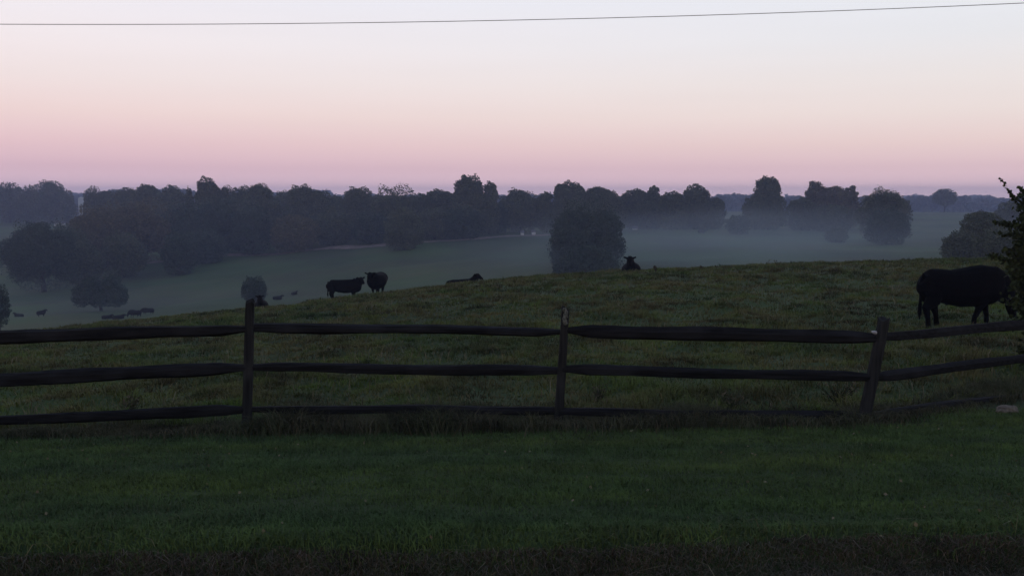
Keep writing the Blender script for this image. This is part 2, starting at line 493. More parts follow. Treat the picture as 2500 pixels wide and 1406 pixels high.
# ------------------------------------------------------------------ tube / loft helpers
def loft(bm, pts, rad, n=10, side=(0, 1, 0), cap=True):
    """pts: list of points; rad: list of (r_side, r_other)"""
    rings = []
    S = Vector(side)
    for i, p in enumerate(pts):
        p = Vector(p)
        t = (Vector(pts[min(i + 1, len(pts) - 1)]) - Vector(pts[max(i - 1, 0)])).normalized()
        s = (S - t * S.dot(t)).normalized()
        u = t.cross(s)
        a, b = rad[i] if isinstance(rad[i], (tuple, list)) else (rad[i], rad[i])
        rings.append([bm.verts.new(p + s * a * math.cos(2 * math.pi * k / n) + u * b * math.sin(2 * math.pi * k / n)) for k in range(n)])
    for r0, r1 in zip(rings, rings[1:]):
        for k in range(n):
            bm.faces.new((r0[k], r0[(k + 1) % n], r1[(k + 1) % n], r1[k]))
    if cap:
        bm.faces.new(rings[0][::-1]); bm.faces.new(rings[-1])
    return rings
def bm_obj(name, bm, mat, parent=None, smooth=True):
    bmesh.ops.recalc_face_normals(bm, faces=bm.faces)
    me = bpy.data.meshes.new(name); bm.to_mesh(me); bm.free()
    if smooth: me.polygons.foreach_set('use_smooth', np.ones(len(me.polygons), dtype=bool))
    me.materials.append(mat)
    o = bpy.data.objects.new(name, me); C.objects.link(o)
    if parent is not None: o.parent = parent
    return o
def fuse(name, bm, mat, parent, voxel, iters=3):
    """one continuous surface out of overlapping lofts"""
    o = bm_obj(name + '_src', bm, mat)
    r = o.modifiers.new('r', 'REMESH'); r.mode = 'VOXEL'; r.voxel_size = voxel; r.use_smooth_shade = True
    s = o.modifiers.new('s', 'SMOOTH'); s.factor = 0.6; s.iterations = iters
    dg = bpy.context.evaluated_depsgraph_get()
    me = bpy.data.meshes.new_from_object(o.evaluated_get(dg))
    bpy.data.objects.remove(o)
    me.name = name
    if not me.materials: me.materials.append(mat)
    me.polygons.foreach_set('use_smooth', np.ones(len(me.polygons), dtype=bool))
    q = bpy.data.objects.new(name, me); C.objects.link(q)
    if parent is not None: q.parent = parent
    return q

# ------------------------------------------------------------------ cattle (local frame faces +x, metres)
def head(bm, poll, d, s=1.0, horn=False):
    d = Vector(d).normalized()
    sd = d.cross(Vector((0, 0, 1)))
    if sd.length < 0.2: sd = Vector((0, 1, 0))
    sd.normalize()
    up = sd.cross(d)
    P = lambda a, b: Vector(poll) + d * a * s + up * b * s
    loft(bm, [P(-.06, -.02), P(.0, -.01), P(.12, -.03), P(.24, -.05), P(.36, -.06), P(.44, -.07), P(.48, -.07)],
         [(.06 * s, .06 * s), (.11 * s, .11 * s), (.12 * s, .14 * s), (.095 * s, .12 * s), (.075 * s, .09 * s), (.078 * s, .075 * s), (.04 * s, .04 * s)], 12, sd)
    for k in (-1, 1):
        b = Vector(poll) + sd * k * .08 * s - up * .01 * s + d * .02 * s
        e = b + sd * k * .20 * s + up * .02 * s - d * .05 * s
        m_ = (b + e) / 2
        loft(bm, [b, m_, e, e + (e - m_) * .25], [(.04 * s, .03 * s), (.08 * s, .034 * s), (.06 * s, .03 * s), (.02 * s, .018 * s)], 8, up)

def cow(px, py, dist, yaw, label, pose='stand', scale=1.0, hd=None, poll=None, mat='cow', voxel=0.035, feet=None, group='black cattle in the pasture', cat='cow', dz=0.0, xz=None, xs=1.0, girth=1.0, deep=0.0):
    if xz is None: x0 = X(px, py, dist)
    else: x0 = xz
    root = thing('cow', label, cat, (x0, dist, Hs(x0, dist) + dz), group, yaw)
    def g(lx, ly):     # ground height under a local point
        wx = x0 + (lx * math.cos(yaw) - ly * math.sin(yaw)) * scale
        wy = dist + (lx * math.sin(yaw) + ly * math.cos(yaw)) * scale
        return (Hs(wx, wy) - Hs(x0, dist)) / scale - dz / scale
    bm = bmesh.new()
    T = lambda rows: loft(bm, [(r[0], 0, (r[1] + r[2]) / 2) for r in rows], [(r[3], (r[1] - r[2]) / 2) for r in rows], 16)
    if pose in ('stand', 'graze'):
        rows = [(-1.10, 1.20, .98, .13), (-1.06, 1.30, .80, .22), (-.92, 1.345, .68, .28), (-.62, 1.34, .60, .30), (-.35, 1.31, .54, .33), (-.02, 1.345, .47, .37),
                (.28, 1.39, .47, .37), (.55, 1.42, .52, .33), (.80, 1.385, .50, .29), (.98, 1.30, .52, .24), (1.10, 1.16, .58, .17), (1.15, 1.04, .68, .10)]
        if pose == 'stand':
            tops = [1.25, 1.33, 1.355, 1.345, 1.335, 1.34, 1.35, 1.36, 1.35, 1.29, 1.16, 1.04]
            rows = [(q[0], t_, q[2], q[3]) for q, t_ in zip(rows, tops)]
        rows = [(a_, b_, c_ - deep, d_ * girth) for a_, b_, c_, d_ in rows]
        T(rows)
        loft(bm, [(-.90, 0, 1.18), (-.90, 0, .95), (-.90, 0, .72), (-.88, 0, .55)], [(.20, .16), (.25, .20), (.25, .19), (.22, .13)], 12)
        f = feet or {'hn': -.80, 'hf': -.50, 'fn': .50, 'ff': .72}
        for key, sy in (('hn', -.17), ('hf', .17)):
            fx = f[key]; z0 = g(fx, sy)
            loft(bm, [(-.84, sy, .98), (-.83 + .25 * (fx + .8), sy, .78), (-.78 + .5 * (fx + .8), sy, .60), (fx - .08, sy, .44 + z0 * .4), (fx - .01, sy, .24 + z0 * .8), (fx + .01, sy, .08 + z0), (fx + .04, sy, -.02 + z0)],
                 [(.15, .26), (.15, .25), (.13, .20), (.085, .115), (.058, .066), (.062, .07), (.068, .085)], 10)
        for key, sy in (('fn', -.15), ('ff', .15)):
            fx = f[key]; z0 = g(fx, sy)
            loft(bm, [(.66, sy, .95), (.64 + .1 * (fx - .6), sy, .70), (.62 + .5 * (fx - .6), sy, .52 + z0 * .3), (.62 + .75 * (fx - .6), sy, .36 + z0 * .6), (fx, sy, .20 + z0 * .9), (fx, sy, .08 + z0), (fx + .03, sy, -.02 + z0)],
                 [(.12, .20), (.12, .17), (.10, .13), (.078, .085), (.058, .062), (.062, .068), (.068, .082)], 10)
        loft(bm, [(-1.05, 0, 1.24), (-1.12, .01, 1.05), (-1.11, .02, .75), (-1.10, .03, .50), (-1.10, .04, .30), (-1.09, .04, .12)],
             [(.035, .035), (.032, .032), (.030, .030), (.042, .05), (.05, .06), (.014, .014)], 8)
        loft(bm, [(-.36, 0, .60), (-.33, 0, .52), (-.28, 0, .50)], [(.10, .12), (.08, .10), (.03, .03)], 8)
    if pose == 'graze':
        loft(bm, [(.80, 0, 1.02), (1.05, 0, .92), (1.24, 0, .78), (1.38, 0, .60)], [(.25, .40), (.21, .36), (.17, .31), (.13, .22)], 14)
        head(bm, (1.42, 0, .55 + g(1.3, 0) * .6), hd or (.34, -.1, -.93))
    elif pose == 'stand':
        pl = poll or (1.26, 0, 1.42)
        loft(bm, [(.66, 0, 1.08), (.92, pl[1] * .3, 1.12), (1.10, pl[1] * .7, (1.12 + pl[2]) / 2), pl], [(.27, .36), (.22, .32), (.18, .26), (.13, .17)], 14)
        head(bm, pl, hd or (.8, -.2, -.5), 1.15)
    elif pose == 'lie':
        rows = [(-.98, .50, .10, .14), (-.86, .66, -.02, .34), (-.55, .74, -.04, .42), (-.15, .76, -.04, .46), (.25, .80, -.04, .42), (.52, .82, -.02, .33), (.74, .74, .06, .22), (.86, .60, .18, .12)]
        T(rows)
        for sy in (-1, 1):
            loft(bm, [(-.70, sy * .30, .22), (-.35, sy * .46, .14), (-.60, sy * .50, .06), (-.28, sy * .52, .04)], [(.14, .2), (.10, .12), (.06, .07), (.045, .05)], 8)
            loft(bm, [(.60, sy * .22, .25), (.86, sy * .26, .08), (.60, sy * .30, .04)], [(.12, .14), (.07, .07), (.05, .05)], 8)
        pl = poll or (.96, 0, .90)
        loft(bm, [(.40, 0, .50), (.68, pl[1] * .3, .66), (.84, pl[1] * .7, (.66 + pl[2]) / 2 + .02), pl], [(.26, .30), (.21, .26), (.17, .21), (.13, .15)], 14)
        head(bm, pl, hd or (.9, -.2, -.25))
    b = fuse('body', bm, M[mat], root, voxel)
    root.scale = (scale * xs, scale, scale)
    return root

# ------------------------------------------------------------------ trees
def leaf_cloud(P, size, dry=None, flat=0.0):
    n = len(P)
    a = rng.normal(size=(n, 3)); a /= np.linalg.norm(a, axis=1)[:, None]
    b = rng.normal(size=(n, 3)); b -= a * (a * b).sum(1)[:, None]; b /= np.linalg.norm(b, axis=1)[:, None]
    s = (size * (0.6 + 0.8 * rng.random(n)))[:, None] * 0.5
    V = np.stack([P - a * s - b * s * .5, P + a * s * .3 - b * s * .9, P + a * s * 1.1 + b * s * .2, P - a * s * .2 + b * s * .9], 1).reshape(-1, 3)
    i = np.arange(n) * 4
    return V, np.stack([i, i + 1, i + 2, i + 3], 1)
def crown_points(lobes, leaf, cover=2.2):
    """lobes: list of (centre, radii) ; points on broken shells plus a loose inside"""
    out, szs = [], []
    for c, r in lobes:
        r = np.array(r); area = 4 * math.pi * ((r[0] * r[1]) ** 1.6 / 3 + (r[0] * r[2]) ** 1.6 / 3 + (r[1] * r[2]) ** 1.6 / 3) ** (1 / 1.6)
        n = int(min(5200, area / leaf ** 2 * cover))
        d = rng.normal(size=(n, 3)); d /= np.linalg.norm(d, axis=1)[:, None]
        bump = 1 + 0.12 * np.sin(d[:, 0] * 5 + c[0]) * np.sin(d[:, 1] * 6 + c[1]) + 0.09 * np.sin(d[:, 2] * 9 + d[:, 0] * 7 + c[2])
        rad = bump * (0.80 + 0.22 * rng.random(n) ** 0.7)
        bx_ = 1 / (np.abs(d) ** 2.4).sum(1) ** (1 / 2.4) * .96          # fuller than an ellipsoid
        rad = rad * bx_
        out.append(np.array(c) + d * r * rad[:, None]); szs.append(np.full(n, leaf))
        m = n // 4
        d = rng.normal(size=(m, 3)); d /= np.linalg.norm(d, axis=1)[:, None]
        out.append(np.array(c) + d * r * (0.75 * rng.random(m) ** .4)[:, None]); szs.append(np.full(m, leaf * 2.4))
    return np.concatenate(out), np.concatenate(szs)
def tree(px, w, top, dist, label, shape='round', mat='leaf', group='trees across the valley', name='tree', base=None, skirt=0.03, cover=1.9, seed=None, cat='tree', leaf=None, lobes_n=None, depth=0.9, slim=False):
    r_ = random.Random(int(px * 13 + top * 7 + dist) if seed is None else seed)
    x0 = X(px, top + 40, dist); z0 = Hs(x0, dist)
    if base is not None: z0 = min(z0, Z(base, dist))
    W = w * 1.08 * dist / F; Ht = Z(top, dist) - z0
    root = thing(name, label, cat, (x0, dist, z0 - 0.1), group)
    leaf = leaf or max(0.05, dist * 0.0014)
    rx = W / 2
    lob = []
    def blob(c, r, n, lo, hi, k=.74, emin=-.55):
        lob.append((c, r))
        for i in range(n):
            a = 6.283 * (i + r_.random()) / n * 1.0 + i * 2.4; e = r_.uniform(emin, 1.0); ce_ = math.sqrt(max(0, 1 - e * e))
            q = r_.uniform(lo, hi); m_ = min(r[0], r[2])
            kk = k if e < .6 else k * .92
            lob.append(((c[0] + math.cos(a) * ce_ * r[0] * kk, c[1] + math.sin(a) * ce_ * r[1] * kk, c[2] + e * r[2] * kk), (r[0] * q, r[1] * q, m_ * q * .9)))
    lowz = Ht * skirt * .9
    if shape == 'round' and Ht > 1.35 * W and not slim:
        r2 = max(rx, Ht * .40)
        blob((r_.uniform(-.1, .1) * r2, 0, Ht * .40), (r2 * .9, r2 * .8, Ht * .43), 14, .24, .40)
        blob((0, 0, Ht * .72), (rx * .92, rx * .85, Ht * .25), 10, .30, .46)
    elif shape == 'spread':     # wide flat crown of several humps
        for hx, hz, hr in ((-.62, .44, .32), (-.30, .62, .30), (.34, .66, .28), (.66, .42, .30), (0, .38, .5)):
            blob((hx * rx, r_.uniform(-.2, .2) * rx, Ht * hz), (rx * hr, rx * .45, Ht * .30), 8, .26, .45)
    elif shape == 'round':
        blob((0, 0, lowz + (Ht - lowz) * .44), (rx * .90, rx * .90 * depth, (Ht - lowz) * .50), lobes_n or 16, .24, .42)
    elif shape == 'tall':       # narrower upper dome over a broad body
        blob((0, 0, Ht * .34), (rx * .94, rx * .90, Ht * .40), 12, .26, .42)
        blob((rx * r_.uniform(-.15, .25), 0, Ht * .70), (rx * .64, rx * .60, Ht * .27), 9, .30, .46)
    elif shape == 'open':       # lacy crown of clumps on visible limbs
        blob((0, 0, Ht * .36), (rx * .8, rx * .8, Ht * .33), 8, .26, .4)
        blob((rx * r_.uniform(-.2, .2), 0, Ht * .72), (rx * .45, rx * .45, Ht * .2), 12, .30, .48, 1.05, -.3)
    elif shape == 'cone':
        for i in range(6):
            k = 1 - i / 6.5
            lob.append(((r_.uniform(-.1, .1) * rx, r_.uniform(-.1, .1) * rx, Ht * (.14 + .14 * i)), (rx * k * .95, rx * k * .9, Ht * .16)))
    P, S = crown_points(lob, leaf, cover)
    k_ = P[:, 2] > Ht * skirt * .6; P, S = P[k_], S[k_]
    V, Fq = leaf_cloud(P, S)
    mesh_obj('crown', V, Fq, M[mat], root, attr=np.repeat(rng.random(len(P)) ** 3, 4))
    bm = bmesh.new()
    tr = max(0.04, W * .028)
    bend = [(r_.uniform(-.03, .03) * W * i, r_.uniform(-.02, .02) * W * i, Ht * .17 * i) for i in range(5)]
    bend[0] = (0, 0, -.4)
    loft(bm, bend, [tr * 1.25, tr, tr * .85, tr * .6, tr * .3], 8, (0, 1, 0))
    for c, rr in lob[1:8]:
        s_ = Vector(bend[1 + r_.randint(0, 2)]); e_ = Vector(c)
        loft(bm, [s_, s_.lerp(e_, .5) + Vector((0, 0, -.03 * Ht)), e_], [tr * .45, tr * .3, tr * .12], 5, (.3, 1, .2))
    bm_obj('trunk', bm, M['bark'], root)
    return root
#TREES_BEGIN
T_ = tree
fl = 'trees of the far left field'
T_(22, 78, 441, 560, 'leftmost tree of the hazy blue row at the top left edge', group=fl, base=528)
T_(66, 66, 450, 555, 'low flat-topped hazy tree between two taller domes at far left', group=fl, base=528)
T_(122, 100, 436, 550, 'tallest domed hazy blue tree of the far left row', group=fl, base=528)
T_(160, 46, 462, 545, 'small hazy tree at the right end of the far left row beside the white silo', group=fl, base=528, slim=True)
T_(228, 54, 449, 420, 'dome-topped tree just right of the distant white silo', base=580, slim=True)
T_(268, 60, 462, 425, 'low hazy tree right of the dome beside the silo', base=580)
T_(312, 60, 455, 400, 'second low hazy crown right of the dome by the silo', base=590)
T_(360, 66, 447, 390, 'rounded crown halfway between the silo and the tall emergent tree', base=590)
T_(420, 54, 448, 380, 'small rounded crown left of the tall emergent tree', base=590)
T_(464, 34, 444, 345, 'thin sparse crown leaning against the left of the tall emergent tree', 'open', base=600)
T_(503, 78, 426, 340, 'tall emergent tree with a ragged crown above the left wood', 'tall', base=600)
T_(548, 56, 451, 345, 'low crown right of the tall emergent tree', base=600)
T_(592, 56, 451, 350, 'small crown between the emergent tree and the notch in the wood', base=600)
T_(634, 62, 444, 335, 'rounded tree with a raised top just left of the pale notch in the wood', base=600)
T_(690, 40, 463, 390, 'low hazy tree seen in the notch of the wood', base=590)
fr = 'nearer trees along the left valley side'
T_(100, 182, 528, 235, 'big dark tree with a ragged round crown at the left foot of the wood', mat='leaf_cool', group=fr, skirt=.05, base=655)
T_(165, 110, 538, 262, 'greyish crown tucked behind the big dark tree at the left foot of the wood', group=fr, base=650)
T_(245, 150, 488, 290, 'broad olive tree right of the big dark tree at far left', mat='leaf_warm', group=fr, base=640)
T_(345, 160, 478, 300, 'broadest olive-brown tree in the middle of the left wood', mat='leaf_warm', group=fr, base=635)
T_(300, 110, 560, 262, 'low green tree at the foot of the left wood above the valley oak', group=fr, base=640)
T_(455, 130, 482, 305, 'dark tree left of centre at the front of the left wood', mat='leaf_cool', group=fr, base=625)
T_(437, 84, 560, 262, 'low nearly black tree at the front edge of the left wood', mat='leaf_cool', group=fr, base=628, skirt=.02)
T_(545, 140, 474, 310, 'large dark green tree below the tall emergent crown', mat='leaf_cool', group=fr, base=615)
T_(615, 96, 494, 300, 'dark rounded tree bordering the pale notch on its left', mat='leaf_cool', group=fr, base=612)
T_(500, 110, 556, 285, 'squat dark tree above the left end of the track', mat='leaf_cool', group=fr, base=615, skirt=.02)
T_(205, 90, 586, 250, 'low green shrubby tree right of the big dark tree at far left', group=fr, base=650, skirt=.02)
ce = 'trees of the central wood'
T_(735, 96, 447, 335, 'tree with a tall rounded head just right of the pale notch', 'tall', group=ce, base=595)
T_(782, 62, 461, 335, 'lower crown leaning right beside the tall head by the notch', group=ce, base=592)
T_(720, 120, 520, 300, 'brownish bushy tree filling the right side of the pale notch', mat='leaf_warm', group=ce, base=600, skirt=.02)
T_(826, 60, 475, 360, 'lowest crown in the dip of the central wood', group=ce, base=585)
T_(815, 100, 508, 310, 'dark bushy tree below the dip of the central wood', group=ce, base=598, skirt=.02)
T_(875, 72, 452, 335, 'flat-topped tree right of the dip in the central wood', group=ce, base=588)
T_(962, 124, 444, 320, 'broad dome-shaped tree left of centre, widest crown on the skyline', group=ce, base=588)
T_(985, 96, 500, 275, 'greenish tree standing forward below the broad dome, above the track', mat='leaf', group=ce, base=592, skirt=.02)
T_(905, 90, 510, 305, 'dark low tree between the dip and the broad dome', mat='leaf_cool', group=ce, base=590, skirt=.02)
T_(1028, 60, 470, 340, 'low crown in the saddle right of the broad dome', group=ce, base=575)
T_(1072, 74, 460, 335, 'even-topped tree right of the broad dome', group=ce, base=570)
T_(1112, 40, 455, 330, 'thin open-crowned tree with sky showing through beside the tallest tree', 'open', group=ce, base=570)
T_(1150, 92, 422, 325, 'tallest tree of the central wood with a pointed dome', 'tall', group=ce, base=565)
T_(1193, 52, 438, 325, 'narrow pointed tree attached to the right of the tallest tree', 'tall', group=ce, base=565)
T_(1130, 110, 500, 305, 'dark tree filling the foot of the tallest tree', mat='leaf_cool', group=ce, base=568, skirt=.02)
T_(1062, 100, 505, 308, 'bushy tree at the foot of the even-topped tree', group=ce, base=572, skirt=.02)
T_(1272, 118, 458, 335, 'wide low dome tree between the tallest tree and the big central tree', group=ce, base=565)
T_(1215, 60, 492, 330, 'small dark crown in the cleft right of the tallest tree', mat='leaf_cool', group=ce, base=565)
T_(1335, 56, 461, 330, 'low ragged crown left of the central gap-topped tree', 'open', group=ce, base=565)
T_(1395, 104, 438, 330, 'high ragged crown with small gaps behind the big central tree', 'tall', group=ce, base=565)
T_(1462, 72, 453, 330, 'rounded crown right behind the big central tree', group=ce, base=565)
T_(1495, 36, 464, 330, 'slim crown at the right end of the central wood', group=ce, base=565)
T_(1432, 180, 468, 195, 'big dark tree in mid valley standing in front of the central wood', 'round', mat='leaf_cool', group=ce, skirt=.05, slim=True, lobes_n=22, base=700, cover=1.5)
T_(1434, 160, 592, 172, 'dark rounded bush hiding the foot of the big central tree', mat='leaf_cool', group='bushes in the valley', name='bush', cat='bush', base=720, skirt=.02)
ri = 'trees of the misty right field'
T_(1552, 66, 459, 345, 'round tree at the left end of the right-hand clump', group=ri, base=548)
T_(1600, 50, 447, 345, 'wispy open tree rising from the right-hand clump', 'open', group=ri, base=548)
T_(1640, 56, 465, 330, 'drooping narrow tree standing lower in the right-hand clump', group=ri, base=560, skirt=.02)
T_(1580, 90, 490, 340, 'low tree filling the front of the right-hand clump', group=ri, base=548, skirt=.02)
T_(1697, 82, 446, 335, 'broad dark tree at the right end of the right-hand clump', 'tall', group=ri, base=548)
T_(1744, 44, 480, 335, 'small drooping tree attached to the right end of the right-hand clump', group=ri, base=540)
T_(1878, 84, 426, 330, 'solitary tall pointed tree in the right field', 'tall', group=ri, base=538)
T_(1846, 66, 468, 328, 'lower shoulder tree leaning on the left of the solitary pointed tree', group=ri, base=538, skirt=.02)
T_(1985, 70, 432, 350, 'tallest lacy tree of the hazy group right of the pointed tree', 'open', mat='leaf_warm', group=ri, base=538)
T_(1958, 72, 478, 335, 'low dark tree at the left foot of the lacy group', group=ri, base=540, skirt=.02)
T_(2036, 62, 452, 350, 'middle rounded tree of the lacy hazy group', mat='leaf_warm', group=ri, base=542)
T_(2078, 52, 447, 355, 'rightmost lacy tree of the hazy group', 'open', mat='leaf_warm', group=ri, base=540)
T_(2030, 110, 496, 330, 'low hazy tree filling the foot of the lacy group', group=ri, base=548, skirt=.02)
T_(2157, 118, 451, 265, 'large round hazy tree standing alone in the mist right of the lacy group', 'round', group=ri, base=590, skirt=.02, lobes_n=12)
T_(2168, 100, 505, 240, 'low wide tree at the foot of the large round hazy tree', mat='leaf_cool', group=ri, base=592, skirt=.02)
T_(2306, 52, 459, 620, 'small distant tree on legs alone on the pale ridge at right', 'round', group=ri, base=518, skirt=.35)
T_(2470, 72, 483, 300, 'hazy tree behind the near shrub at the right edge', group=ri, base=545)
bu = 'bushes in the valley'
T_(1801, 58, 522, 300, 'rounded dark bush left below the solitary pointed tree', name='bush', cat='bush', group=bu, mat='leaf_cool', base=567, skirt=.01)
T_(2041, 52, 554, 260, 'small rounded bush in the mist below the lacy group', 'round', name='bush', cat='bush', group=bu, base=585, skirt=.01)
T_(2398, 90, 511, 150, 'upper dark bush of the clump beyond the grazing cow', name='bush', cat='bush', group=bu, mat='leaf', base=625, skirt=.01)
T_(2345, 84, 558, 140, 'lower left bush of the clump beyond the grazing cow', name='bush', cat='bush', group=bu, mat='leaf', base=628, skirt=.01)
T_(2440, 110, 548, 125, 'greenish right bush of the clump beyond the grazing cow', name='bush', cat='bush', group=bu, mat='leaf', base=630, skirt=.01)
T_(245, 122, 667, 178, 'spreading dark tree on a short trunk alone in the valley pasture', 'spread', mat='leaf_cool', group='lone trees in the valley pasture', base=738, skirt=.2, cover=1.8)
T_(620, 62, 670, 170, 'small egg-shaped tree in the valley above the left fence post', mat='leaf_cool', group='lone trees in the valley pasture', base=735, skirt=.04, slim=True)
T_(-6, 56, 690, 120, 'small leaning tree cut by the left edge above the rails', mat='leaf_cool', group='lone trees in the valley pasture', base=765, skirt=.22, slim=True)
#TREES_END

# far woods along the skyline: one mass
P, S = [], []
for i in range(900):
    px = random.uniform(-400, 2900); d = random.uniform(820, 1700)
    x0 = X(px, 480, d); z0 = Hs(x0, d)
    top = 479 + 4 * math.sin(px * .013) + 3 * math.sin(px * .041) + random.uniform(-2, 5) + (1700 - d) / 880 * 16 * random.random()
    if px < 800: top -= 14
    elif px < 1300: top -= 3
    h_ = min(30, max(8, Z(top, d) - z0)); r_ = random.uniform(8, 17)
    for q in range(3):
        n = 130
        dd = rng.normal(size=(n, 3)); dd /= np.linalg.norm(dd, axis=1)[:, None]
        c = np.array([x0 + random.uniform(-r_, r_) * .6, d + random.uniform(-r_, r_) * .6, z0 + h_ * random.uniform(.45, .62)])
        P.append(c + dd * np.array([r_ * .8, r_ * .8, h_ * .42]) * (0.8 + .25 * rng.random(n))[:, None]); S.append(np.full(n, 2.8))
    n = 60
    c = np.array([x0, d, z0 + h_ * .3])
    P.append(c + rng.normal(size=(n, 3)) * np.array([r_ * .5, r_ * .5, h_ * .22])); S.append(np.full(n, 6.5))
P = np.concatenate(P); S = np.concatenate(S)
V, Fq = leaf_cloud(P, S)
o = mesh_obj('far_woods', V, Fq, M['woods'], attr=np.repeat(rng.random(len(P)) ** 3, 4))
stuff(o, 'blue hazy woods forming the far skyline', 'woods')

# track along the far hillside
pts_ = [(60, 668, 285), (200, 652, 290), (330, 630, 300), (450, 614, 305), (600, 604, 300), (750, 602, 298), (900, 596, 296), (1020, 584, 296), (1130, 571, 300), (1300, 566, 308), (1420, 566, 315)]
V, n_ = [], 0
xs = np.interp(np.linspace(0, len(pts_) - 1, 160), range(len(pts_)), [X(a, b, c) for a, b, c in pts_])
ysn = np.interp(np.linspace(0, len(pts_) - 1, 160), range(len(pts_)), [c for a, b, c in pts_])
ysn = blur(ysn[None, :], 6, 1)[0]
for i in range(160):
    w_ = 2.6 + 1.2 * fbm(np.array([i * .2]), np.array([2.0]))[0]
    for k in (-1, -.33, .33, 1):
        yy = ysn[i] + k * w_ * 1.6
        V.append((xs[i], yy, Hs(xs[i], yy) + 0.14))
a = (np.arange(159)[:, None] * 4 + np.arange(3)[None, :]).ravel()
structure(mesh_obj('track', np.array(V), np.stack([a, a + 1, a + 5, a + 4], 1), M['track'], smooth=True))

# ------------------------------------------------------------------ cattle placement
cow(2342, 786, 21.4, R(8), 'large black cow grazing with its head down at the right behind the shrub', 'graze', 1.02, xs=.92, voxel=0.022, girth=1.1, deep=.06,
    feet={'hn': -1.0, 'hf': -.54, 'fn': .30, 'ff': .88})
cow(841, 727, 57.5, R(8), 'black cow standing side-on at the hill edge with its head turned', 'stand', .97, hd=(.45, -.75, -.50), poll=(1.10, -.1, 1.43),
    feet={'hn': -.82, 'hf': -.74, 'fn': .54, 'ff': .64}, dz=.10, deep=.05)
cow(922, 716, 52, R(263), 'black cow standing almost head-on to the viewer right of the side-on one', 'stand', 1.0, xs=.9, hd=(.62, -.1, -.78), poll=(.98, -.20, 1.36), mat='cow', girth=1.52, deep=.08, dz=.06)
cow(1128, 690, 54.5, R(-14), 'black cow lying at the hill edge facing right, only head and neck showing', 'lie', 1.06, hd=(.88, -.2, -.42), poll=(.90, -.02, 1.06), dz=-.40)
cow(1541, 668, 51.0, R(262), 'black cow lying left of the tall weed with both ears out', 'lie', 1.25, hd=(.72, .05, -.66), poll=(1.0, -.06, 1.02), dz=-.40)
cow(638, 760, 56, R(282), 'black cow whose head shows just right of the left fence post top', 'lie', 1.0, hd=(.72, .2, -.66), poll=(.95, 0, 1.12), mat='cow_brown', dz=0)
fc = 'distant cattle on the valley floor'
cow(262, 780, 150, R(-10), 'leftmost of the distant cattle lying in a row below the spreading tree', 'lie', 1.0, group=fc, mat='cow_far', dz=-.12, voxel=.07)
cow(290, 781, 146, R(15), 'second of the distant cattle lying in a row, its head low', 'lie', 1.0, group=fc, mat='cow_far', dz=-.12, voxel=.07, poll=(.98, 0, .8))
cow(331, 778, 150, R(170), 'distant black cow grazing at the right of the lying row', 'graze', 1.0, group=fc, mat='cow_far', dz=-.12, voxel=.07)
cow(362, 773, 158, R(185), 'rightmost distant black cow of the valley floor row', 'graze', .95, group=fc, mat='cow_far', dz=-.12, voxel=.07)
cow(101, 776, 160, R(75), 'distant cow seen end-on, alone left of the row on the valley floor', 'stand', .9, group=fc, mat='cow_far', dz=-.12, voxel=.07)
cow(46, 774, 165, R(175), 'faint distant cow lying at far left of the valley floor', 'lie', .95, group=fc, mat='cow_far', dz=-.12, voxel=.07)
cow(678, 735, 178, R(5), 'distant cow lying right of the left fence post, larger of two', 'lie', 1.0, group=fc, mat='cow_far', voxel=.07, dz=.15)
cow(719, 735, 190, R(60), 'tiny distant cow right of the larger one beyond the left fence post', 'lie', .85, group=fc, mat='cow_far', voxel=.07, dz=.15)
cow(1713, 563, 300, R(5), 'tiny distant cow in the misty field below the right-hand clump', 'stand', 1.1, group=fc, mat='cow_far', dz=-.12, voxel=.08)

# ------------------------------------------------------------------ fence
fence = thing('rail_fence', 'weathered split rail fence with three rails across the foreground', 'fence', (0, 9, Hs(0, 9)))
inv = Matrix.Translation(fence.location).inverted()
def rough_bar(a, b, hh, dd, seed, taper=(.5, .5), n=44, wave=.006):
    """hewn rail from a to b; hh full height, dd full depth"""
    r_ = random.Random(seed); bm = bmesh.new()
    a, b = Vector(a), Vector(b); t = (b - a).normalized(); up = Vector((0, 0, 1)); s = t.cross(up).normalized(); up = s.cross(t)
    prof = [(-.5, -.36), (-.30, -.52), (.22, -.5), (.5, -.34), (.54, .12), (.34, .44), (.02, .52), (-.34, .46), (-.52, .1)]
    jit = [(r_.uniform(-.07, .07), r_.uniform(-.07, .07)) for _ in prof]
    ph = [r_.uniform(0, 6.3) for _ in range(4)]; rings = []
    drift = [[0, 0] for _ in prof]
    for i in range(n + 1):
        k = i / n
        e = min(1, taper[0] + (1 - taper[0]) * smooth(0, .10, k)) * min(1, taper[1] + (1 - taper[1]) * smooth(0, .10, 1 - k))
        off = wave * (math.sin(k * 5 + ph[0]) + .5 * math.sin(k * 11 + ph[1]))
        sc_ = 1 + .10 * math.sin(k * 4 + ph[2]) + .05 * math.sin(k * 17 + ph[3])
        ring = []
        for j, ((u, v), (ju, jv)) in enumerate(zip(prof, jit)):
            drift[j][0] = drift[j][0] * .85 + r_.uniform(-.022, .022); drift[j][1] = drift[j][1] * .85 + r_.uniform(-.022, .022)
            p = a.lerp(b, k) + s * dd * (u + ju + drift[j][0]) * (0.55 + .45 * e) + up * (hh * e * sc_ * (v + jv + drift[j][1]) + off * smooth(0, .1, k) * smooth(0, .1, 1 - k))
            ring.append(bm.verts.new(inv @ p))
        rings.append(ring)
    m_ = len(prof)
    for r0, r1 in zip(rings, rings[1:]):
        for j in range(m_): bm.faces.new((r0[j], r0[(j + 1) % m_], r1[(j + 1) % m_], r1[j]))
    bm.faces.new(rings[0][::-1]); bm.faces.new(rings[-1])
    return bm
yl = 8.70
